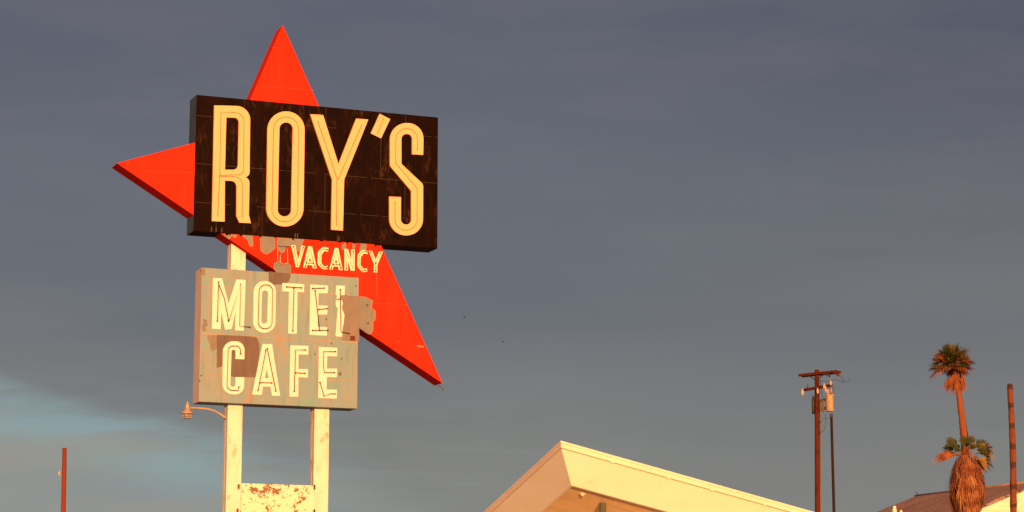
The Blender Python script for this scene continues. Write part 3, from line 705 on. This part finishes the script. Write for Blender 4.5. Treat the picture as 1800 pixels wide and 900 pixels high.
# outline of the skirt: (pixel row, left, right)
prof = [(801, 1687, 1704), (808, 1680, 1711), (818, 1675, 1719), (830, 1672, 1724), (845, 1671.5, 1727), (858, 1670, 1730), (874, 1672, 1729), (888, 1675.5, 1725), (903, 1679, 1721), (960, 1681, 1720), (1010, 1682, 1719)]
def skirt(y):
    for (ya, la, ra), (yb, lb, rb) in zip(prof, prof[1:]):
        if ya <= y <= yb:
            t = (y - ya) / (yb - ya); return la + (lb - la) * t, ra + (rb - ra) * t
    return prof[-1][1:]
bm = bmesh.new()
CL = [(r.uniform(0, 2 * pi), r.uniform(.90, 1.08)) for _ in range(26)]
for i in range(1300):
    cl = r.choice(CL); th = cl[0] + r.gauss(0, .10); ys = 800 + 190 * r.random() ** 1.1; L = r.uniform(28, 75); lay = r.choice((.80, .88, .95, 1.0, 1.04)) * cl[1]
    ins_ = r.uniform(.70, .96); pts = []
    wv = r.uniform(-.10, .10)
    for k in range(5):
        y = ys + L * k / 4; l, rr_ = skirt(min(y, 1009)); cx = (l + rr_) / 2; R = (rr_ - l) / 2 / MP
        f = (ins_ + (lay - ins_) * min(1, k / 1.5)) * (1 + (.05 * r.uniform(-1, 1) if k > 2 else 0)); a = th + wv * k * .5
        c = sl(cx, y); pts.append(Vector((c.x + R * f * cos(a), R * f * sin(a) * .95, c.z)))
    tw = r.uniform(-.9, .9); side = Vector((-sin(th + tw), cos(th + tw), 0))
    blade(bm, pts, r.uniform(.008, .026), side, 1 if r.random() < .06 else 0)
for i in range(120):                           # whole dead leaves folded down against the trunk
    th = r.uniform(0, 2 * pi); ys = 803 + 120 * r.random() ** 1.15; f0 = r.uniform(.80, 1.10); wl = r.uniform(.07, .18); fl = r.uniform(.92, 1.22); mi = r.choice((0, 0, 0, 2, 2, 1)); LL = r.uniform(24, 46)
    def sk(y, f, a):
        l, rr_ = skirt(min(y, 1009)); R = (rr_ - l) / 2 / MP; c = sl((l + rr_) / 2, y); return Vector((c.x + R * f * cos(a), R * f * sin(a), c.z))
    for k in range(13):
        q = k / 6 - 1; R0 = max(.25, (skirt(min(ys + 10, 1009))[1] - skirt(min(ys + 10, 1009))[0]) / 2 / MP); a1 = th + q * wl / R0 * (1 if r.random() < .9 else 1.5)
        L = LL * (1 - .3 * abs(q)) * r.uniform(.8, 1.15)
        blade(bm, [sk(ys, f0 * .86, th), sk(ys + L * .35, f0 * 1.03, th + (a1 - th) * .6), sk(ys + L * .7, f0 * (1 + (fl - 1) * .7) * r.uniform(.97, 1.05), a1), sk(ys + L, f0 * fl * r.uniform(.9, 1.06), a1 + r.uniform(-.05, .05))],
              r.uniform(.014, .026), Vector((-sin(th + r.uniform(-.6, .6)), cos(th + r.uniform(-.6, .6)), 0)), mi)
for i in range(190):                           # loose ends that stand off the skirt
    th = r.uniform(0, 2 * pi); ys = r.uniform(806, 885); L = r.uniform(14, 30); pts = []; out = r.uniform(1.0, 1.40)
    for k in range(4):
        y = ys + L * k / 3; l, rr_ = skirt(y); R = (rr_ - l) / 2 / MP; f = .92 + (out - .92) * (k / 3) ** 1.3
        c = sl((l + rr_) / 2, y); pts.append(Vector((c.x + R * f * cos(th + .05 * k), R * f * sin(th + .05 * k), c.z)))
    blade(bm, pts, r.uniform(.008, .02), Vector((-sin(th), cos(th), r.uniform(-.4, .4))).normalized(), 1 if r.random() < .3 else 0)
obj('dead_frond_skirt', bm, [M['thatch'], M['strand'], M['dryleaf']], short, recalc=False)
bm = bmesh.new()                               # dense body of old leaf bases under the loose blades
rings = []
for y in (803, 812, 825, 845, 865, 885, 910, 960, 1010):
    l, rr_ = skirt(min(y, 1009)); c = sl((l + rr_) / 2, y); R = (rr_ - l) / 2 / MP * .74
    rings.append([bm.verts.new((c.x + R * cos(a) * r.uniform(.9, 1.08), R * sin(a) * .95, c.z)) for a in (2 * pi * k / 30 for k in range(30))])
for A, B in zip(rings, rings[1:]):
    for k in range(30): bm.faces.new((A[k], A[(k + 1) % 30], B[(k + 1) % 30], B[k]))
bm.faces.new(rings[0]); bm.faces.new(rings[-1])
obj('leaf_bases', bm, M['thatch'], short)
bm = bmesh.new()
def leaf_to(bm, x, y, n=20, size=None, spread=1.0, droop=.12, mi=0, dy=0., stem=.5, up=Vector((0, -1, .5)), o=hub):
    v = sl(x, y) + Vector((0, dy, 0)) - o; fan(bm, o, v, up, size or v.length, n, spread, droop, mi, r, stem, .026, 2)
for (x, y, mi, dy, dr) in ((1663, 772, 0, -.15, .1), (1670, 768, 0, .2, .15), (1678, 775, 0, .4, .1), (1693, 768, 0, -.1, .05), (1700, 770, 0, .3, .1), (1708, 766, 0, .0, .08), (1712, 778, 0, -.3, .12), (1732, 773, 0, .1, .15), (1742, 782, 1, -.15, .25), (1746, 792, 1, .15, .3),
                           (1735, 785, 0, -.3, .2), (1740, 814, 1, -.2, .3), (1733, 822, 1, .15, .2), (1727, 806, 1, .3, .25), (1672, 784, 0, -.3, .2), (1684, 778, 0, -.45, .25), (1660, 780, 0, .3, .2)):
    leaf_to(bm, x, y, 22, (sl(x, y) - hub).length * 1.14, .80, dr, mi, dy, .5, Vector((r.uniform(-.4, .4), -1, .6)))
for (x, y, dy) in ((1637, 800, 0), (1642, 795, .15), (1650, 798, -.15), (1655, 792, .1)):
    leaf_to(bm, x, y, 16, None, .38, .3, 2, dy, .35)
obj('crown', bm, [M['leaf'], M['yellowleaf'], M['dryleaf']], short, recalc=False)

# headless trunk at the right edge
Yh = 78.0
g = at(1781.5, 900, Yh); hb = Vector((g.x + .02, Yh, 0))
dead = empty('headless_palm_trunk', hb); tag(dead, 'bare headless trunk with dark bands and a rounded top at the right edge', 'dead trunk')
def hl(x, y): return at(x, y, Yh) - hb
bm = bmesh.new()
path = [Vector((0, 0, 0)), hl(1781.5, 900), hl(1781, 820), hl(1780, 780), hl(1777.5, 720), hl(1775.5, 690), hl(1775.3, 678)]
trunk(bm, path, [.125, .113, .108, .105, .095, .092, .09], 16, .25)
p = path[-1]; lathe(bm, p, [(.09, 0), (.088, .03), (.07, .055), (.03, .07)], 16)
obj('trunk', bm, M['deadtrunk'], dead, smooth=True)

# ------------------------------------------------------------------ house on the right, gable towards the road
HY = 100.0
A = at(1841, 845, HY); Fp = at_z(1610, 873, A.z); ridge = Fp - A; RL = ridge.length; rd = ridge.normalized()
gd_ = Vector((-rd.y, rd.x, 0))                  # towards the left eave
if gd_.x > 0: gd_ = -gd_
hang = math.atan2(-gd_.y, -gd_.x)
house = empty('house', (A.x, A.y, 0), math.atan2(rd.y, rd.x) - pi / 2)
Hm = house.matrix_basis.copy() if False else Matrix.Translation((A.x, A.y, 0)) @ Matrix.Rotation(math.atan2(rd.y, rd.x) - pi / 2, 4, 'Z')
Hi = Hm.inverted()
# local: +y along the ridge away, -x towards the left eave
sx = -1 if (Hi.to_3x3() @ gd_).x < 0 else 1
rk = at(1725, 893, HY); best = None
for i in range(1, 400):                         # slope of the rake from where it crosses the frame
    s_ = i * .02; P = A + gd_ * s_; rr = ray(1725, 893)
    x = 900 + FPX * P.x / (P.y * cos(PITCH) + (A.z - CAMZ) * sin(PITCH))
    if x <= 1725: break
z_ = None
lo_, hi_ = A.z - 8, A.z
for _ in range(60):
    md = (lo_ + hi_) / 2; P = A + gd_ * s_; v = Vector((P.x, P.y, md - CAMZ)); yy = v.y * cos(PITCH) + v.z * sin(PITCH); py_ = 450 - FPX * (-v.y * sin(PITCH) + v.z * cos(PITCH)) / yy
    if py_ > 893: lo_ = md
    else: hi_ = md
SLOPE = (A.z - lo_) / s_
HW = min(9.0, (A.z - 2.8) / SLOPE)
tag(house, 'house with a mauve brown shingled roof and cream gable wall behind the palms', 'house')
print('HOUSE', A, RL, SLOPE, HW, 'sx', sx)
def hp(s, y, dz=0): return Vector((sx * s, y, A.z - SLOPE * abs(s) + dz))
bm = bmesh.new(); r = random.Random(9)
# left slope in courses, each with a ragged end at the gable
nc = 34; cw = HW / nc; yw = .2
for i in range(nc):
    s0, s1 = i * cw, (i + 1) * cw + .03; yw = min(.48, max(-.02, yw + r.choice((-.22, -.1, 0, .1, .22)))); y0 = yw; lift = .004 * (i % 2)
    a = [hp(s0, y0, .02), hp(s1, y0 + r.uniform(-.03, .03), .045), hp(s1, RL, .045), hp(s0, RL, .02)]
    slab(bm, a, [p - Vector((0, 0, .05)) for p in a])
a = [Vector((0, .60, A.z - .02)), hp(HW, .60, -.02), hp(HW, RL, -.02), Vector((0, RL, A.z - .02))]; slab(bm, a, [p - Vector((0, 0, .10)) for p in a])
a = [Vector((0, .0, A.z + .01)), Vector((-sx * HW, 0, A.z - SLOPE * HW)), Vector((-sx * HW, RL, A.z - SLOPE * HW)), Vector((0, RL, A.z + .01))]; slab(bm, a, [p - Vector((0, 0, .12)) for p in a])
tube(bm, [(0, -.05, A.z + .03), (0, RL + .05, A.z + .03)], .06, 8)
rf = obj('roof', bm, M['roof'], house)
bm = bmesh.new()                                # lap siding on the gable
nb = int((A.z) / .22)
for i in range(nb):
    z0, z1 = i * .22, min((i + 1) * .22, A.z - .06)
    w0 = min(HW - .3, (A.z - .045 - z0) / SLOPE); w1 = min(HW - .3, max(.01, (A.z - .045 - z1) / SLOPE))
    if z1 <= z0: break
    slab(bm, [(-w0, .10, z0), (w0, .10, z0), (w0, .30, z0), (-w0, .30, z0)], [(-w1, .125, z1), (w1, .125, z1), (w1, .30, z1), (-w1, .30, z1)])
box(bm, -HW + .32, HW - .32, .31, RL - .3, 0, A.z - SLOPE * HW - .15)
obj('wall', bm, M['housewall'], house)
def on_roof(px_, py_):
    rr = Hi.to_3x3() @ ray(px_, py_); o = Hi @ Vector((0, 0, CAMZ)); n = Vector((sx * SLOPE, 0, 1)); k = (A.z + .05 - n.dot(o)) / n.dot(rr); return o + rr * k
for q, h, rad, nm in (((1572.5, 903), .34, .10, 1), ((1584, 905), .2, .08, 0)):
    p = on_roof(*q); bm = bmesh.new()
    lathe(bm, p, [(rad * 1.1, -.08), (rad, h * .55), (rad * .7, h * .66), (rad * .75, h * .95), (rad * .6, h)], 12)
    obj('vent_pipe', bm, M['housewall'], rf)
bm = bmesh.new(); p = Vector((0, RL - .15, A.z + .05))
tube(bm, [p, p + Vector((0, 0, .02))], .05, 6); tube(bm, [p, p + Hi.to_3x3() @ Vector((-.06, 0, .16))], .02, 6)
obj('antenna_stub', bm, M['black'], rf)

# ------------------------------------------------------------------ two far birds
def bird(px_, py_, Y, ang, label):
    p = at(px_, py_, Y); bm = bmesh.new()
    tube(bm, [(-.17, 0, 0), (-.10, 0, .01), (.02, 0, .0), (.12, 0, .01), (.19, 0, .03)], [.012, .04, .055, .035, .012], 8)
    for s in (-1, 1):
        v = [bm.verts.new(q) for q in ((.07, s * .03, .02), (.05, s * .24, .14), (-.04, s * .46, .08), (-.03, s * .22, .11), (-.09, s * .03, .015))]
        bm.faces.new(v)
    v = [bm.verts.new(q) for q in ((-.15, -.02, 0), (-.15, .02, 0), (-.27, .05, 0), (-.27, -.05, 0))]; bm.faces.new(v)
    o = obj('bird', bm, M['bird'], recalc=False); o.location = p; o.rotation_euler = (0.1, .1, ang); o.scale = (.65,) * 3
    tag(o, label, 'bird', 'birds in the sky')
bird(816, 558, 210, .6, 'tiny dark bird flying nearest the sign, the higher of two specks')
bird(884.5, 601, 180, 2.0, 'tiny dark bird flying farther right, the lower of two specks')

# ------------------------------------------------------------------ ground
bm = bmesh.new(); n = 40
vs = [[bm.verts.new((-6000 + 12000 * i / n, -6000 + 12000 * j / n, 0)) for j in range(n + 1)] for i in range(n + 1)]
for i in range(n):
    for j in range(n): bm.faces.new((vs[i][j], vs[i + 1][j], vs[i + 1][j + 1], vs[i][j + 1]))
tag(obj('ground', bm, M['ground']), kind='structure')

# ------------------------------------------------------------------ light
SUN_EL, SUN_AZ = radians(7.0), radians(12.3)    # azimuth off straight behind the camera, + towards the right
sd_ = Vector((sin(SUN_AZ) * cos(SUN_EL), -cos(SUN_AZ) * cos(SUN_EL), sin(SUN_EL)))
sun_d = bpy.data.lights.new('sun', 'SUN'); sun_d.energy = 5; sun_d.angle = radians(.5); sun_d.color = (1, .45, .135)
sun = bpy.data.objects.new('sun', sun_d); COL.objects.link(sun); sun.rotation_euler = sd_.to_track_quat('Z', 'Y').to_euler(); sun.location = sd_ * 100 + Vector((0, 0, 30))

w = bpy.data.worlds.new('World'); scene.world = w; w.use_nodes = True
nt = w.node_tree; nd = nt.nodes; lk = nt.links; bg = nd['Background']
STR = .1
bg.inputs['Strength'].default_value = STR
sky = nd.new('ShaderNodeTexSky'); sky.sky_type = 'NISHITA'; sky.sun_disc = False
sky.sun_elevation = SUN_EL; sky.sun_rotation = math.atan2(sd_.x, sd_.y); sky.altitude = 200; sky.dust_density = 1.5
tc = nd.new('ShaderNodeTexCoord'); sep = nd.new('ShaderNodeSeparateXYZ'); lk.new(tc.outputs['Generated'], sep.inputs[0])
def mth(op, a, b=None, c=None):
    m = nd.new('ShaderNodeMath'); m.operation = op
    for i, v in enumerate((a, b, c)):
        if v is None: continue
        if isinstance(v, (int, float)): m.inputs[i].default_value = v
        else: lk.new(v, m.inputs[i])
    return m.outputs[0]
def mrange(v, a, b, c=0., d=1.):
    r_ = nd.new('ShaderNodeMapRange'); r_.interpolation_type = 'SMOOTHSTEP'; lk.new(v, r_.inputs['Value'])
    for k, q in zip(('From Min', 'From Max', 'To Min', 'To Max'), (a, b, c, d)): r_.inputs[k].default_value = q
    return r_.outputs['Result']
def wnoise(scale, stretch, loc, detail=5, rough=.55, dist=0):
    mp = nd.new('ShaderNodeMapping'); mp.inputs['Scale'].default_value = stretch; mp.inputs['Location'].default_value = loc; lk.new(tc.outputs['Generated'], mp.inputs['Vector'])
    n_ = nd.new('ShaderNodeTexNoise'); n_.inputs['Scale'].default_value = scale; n_.inputs['Detail'].default_value = detail; n_.inputs['Roughness'].default_value = rough; n_.inputs['Distortion'].default_value = dist
    lk.new(mp.outputs['Vector'], n_.inputs['Vector']); return n_.outputs['Fac']
def cmix(f, a, b):
    m = nd.new('ShaderNodeMix'); m.data_type = 'RGBA'
    for i, v in ((0, f), (6, a), (7, b)):
        if isinstance(v, (int, float)): m.inputs[i].default_value = v
        elif isinstance(v, tuple): m.inputs[i].default_value = (*v, 1)
        else: lk.new(v, m.inputs[i])
    return m.outputs[2]
Z, X, Yd = sep.outputs['Z'], sep.outputs['X'], sep.outputs['Y']
EXPO = .75; G = 1 / (STR * 2 ** EXPO)
def srgb(r_, g_, b_): return tuple(((v / 255 / 12.92) if v < 10 else ((v / 255 + .055) / 1.055) ** 2.4) * G for v in (r_, g_, b_))
n1 = wnoise(3.0, (1, 1, 3.5), (1.3, .2, .4), 5, .5, .4)        # broad layers of the cloud deck
n2 = wnoise(9, (1, 1, 5), (4.3, 2.2, .9), 6, .55, .5)
zz = mth('ADD', Z, mth('MULTIPLY', mth('SUBTRACT', n1, .5), .12))
c = cmix(mrange(zz, .065, .17), srgb(133, 134, 129), srgb(105, 110, 119))
c = cmix(mrange(zz, .15, .30), c, srgb(94, 97, 112))
c = cmix(mrange(X, -.04, .22, 0, .55), c, cmix(mrange(zz, .08, .26), srgb(126, 127, 125), srgb(80, 83, 99)))
c = cmix(mrange(n2, .38, .75, 0, .20), c, srgb(124, 124, 128))
n4 = wnoise(13, (1, 1, 9), (6, 3, 1.7), 7, .6, .8)            # thin streaks in the lower cloud
c = cmix(mth('MULTIPLY', mrange(n4, .46, .74, 0, .32), mth('MULTIPLY', mrange(Z, .15, .07), mrange(X, .10, -.10, .25, 1))), c, srgb(143, 149, 150))
c = cmix(mth('MULTIPLY', mrange(n4, .52, .30, 0, .16), mth('MULTIPLY', mrange(Z, .17, .08), mrange(X, .10, -.10, .3, 1))), c, srgb(98, 106, 114))
# thin gap of clear sky low on the left, veiled with streaks
gx = mrange(X, -.02, -.17)
wz = mth('ADD', Z, mth('MULTIPLY', X, .22)); wz = mth('ADD', wz, mth('MULTIPLY', mth('SUBTRACT', wnoise(6, (1, 1, 3), (.3, 5, 2), 4, .5, .5), .5), .022))
wz = mth('ADD', wz, mth('MULTIPLY', mth('SUBTRACT', wnoise(22, (1, 1, 5), (3, 1, 2), 5, .55, .5), .5), .008))
band = mth('MULTIPLY', mrange(wz, .038, .060), mrange(wz, .078, .066))
n3 = wnoise(11, (1, 1, 6), (2, 2, .3), 6, .55, .6)
gap = mth('MULTIPLY', mth('MULTIPLY', gx, band), mrange(n3, .32, .62, .25, 1))
lowl = mth('MULTIPLY', mrange(X, .02, -.15), mrange(wz, .074, .056))
c = cmix(mth('MULTIPLY', lowl, .85), c, cmix(mrange(n3, .36, .64), srgb(153, 152, 143), srgb(143, 149, 148)))
nis = nd.new('ShaderNodeVectorMath'); nis.operation = 'SCALE'; lk.new(sky.outputs['Color'], nis.inputs[0]); nis.inputs['Scale'].default_value = 1.0
clear = cmix(.85, nis.outputs[0], srgb(121, 148, 160))
c = cmix(mth('MULTIPLY', gap, .85), c, clear)
# the deck breaks up towards the sunset behind the camera
c = cmix(mrange(Yd, .1, -.5, 0, .8), c, nis.outputs[0])
# and its underside is lit orange by the low sun over there
glow = mth('MULTIPLY', mrange(Yd, .05, -.45), mrange(Z, .75, .12))
c = cmix(mth('MULTIPLY', glow, .8), c, tuple(v * G for v in (3.2, 1.4, .62)))
lk.new(c, bg.inputs['Color'])

scene.view_settings.view_transform = 'Standard'; scene.view_settings.look = 'None'
scene.view_settings.gamma = 1; scene.view_settings.use_curve_mapping = False; scene.view_settings.exposure = EXPO
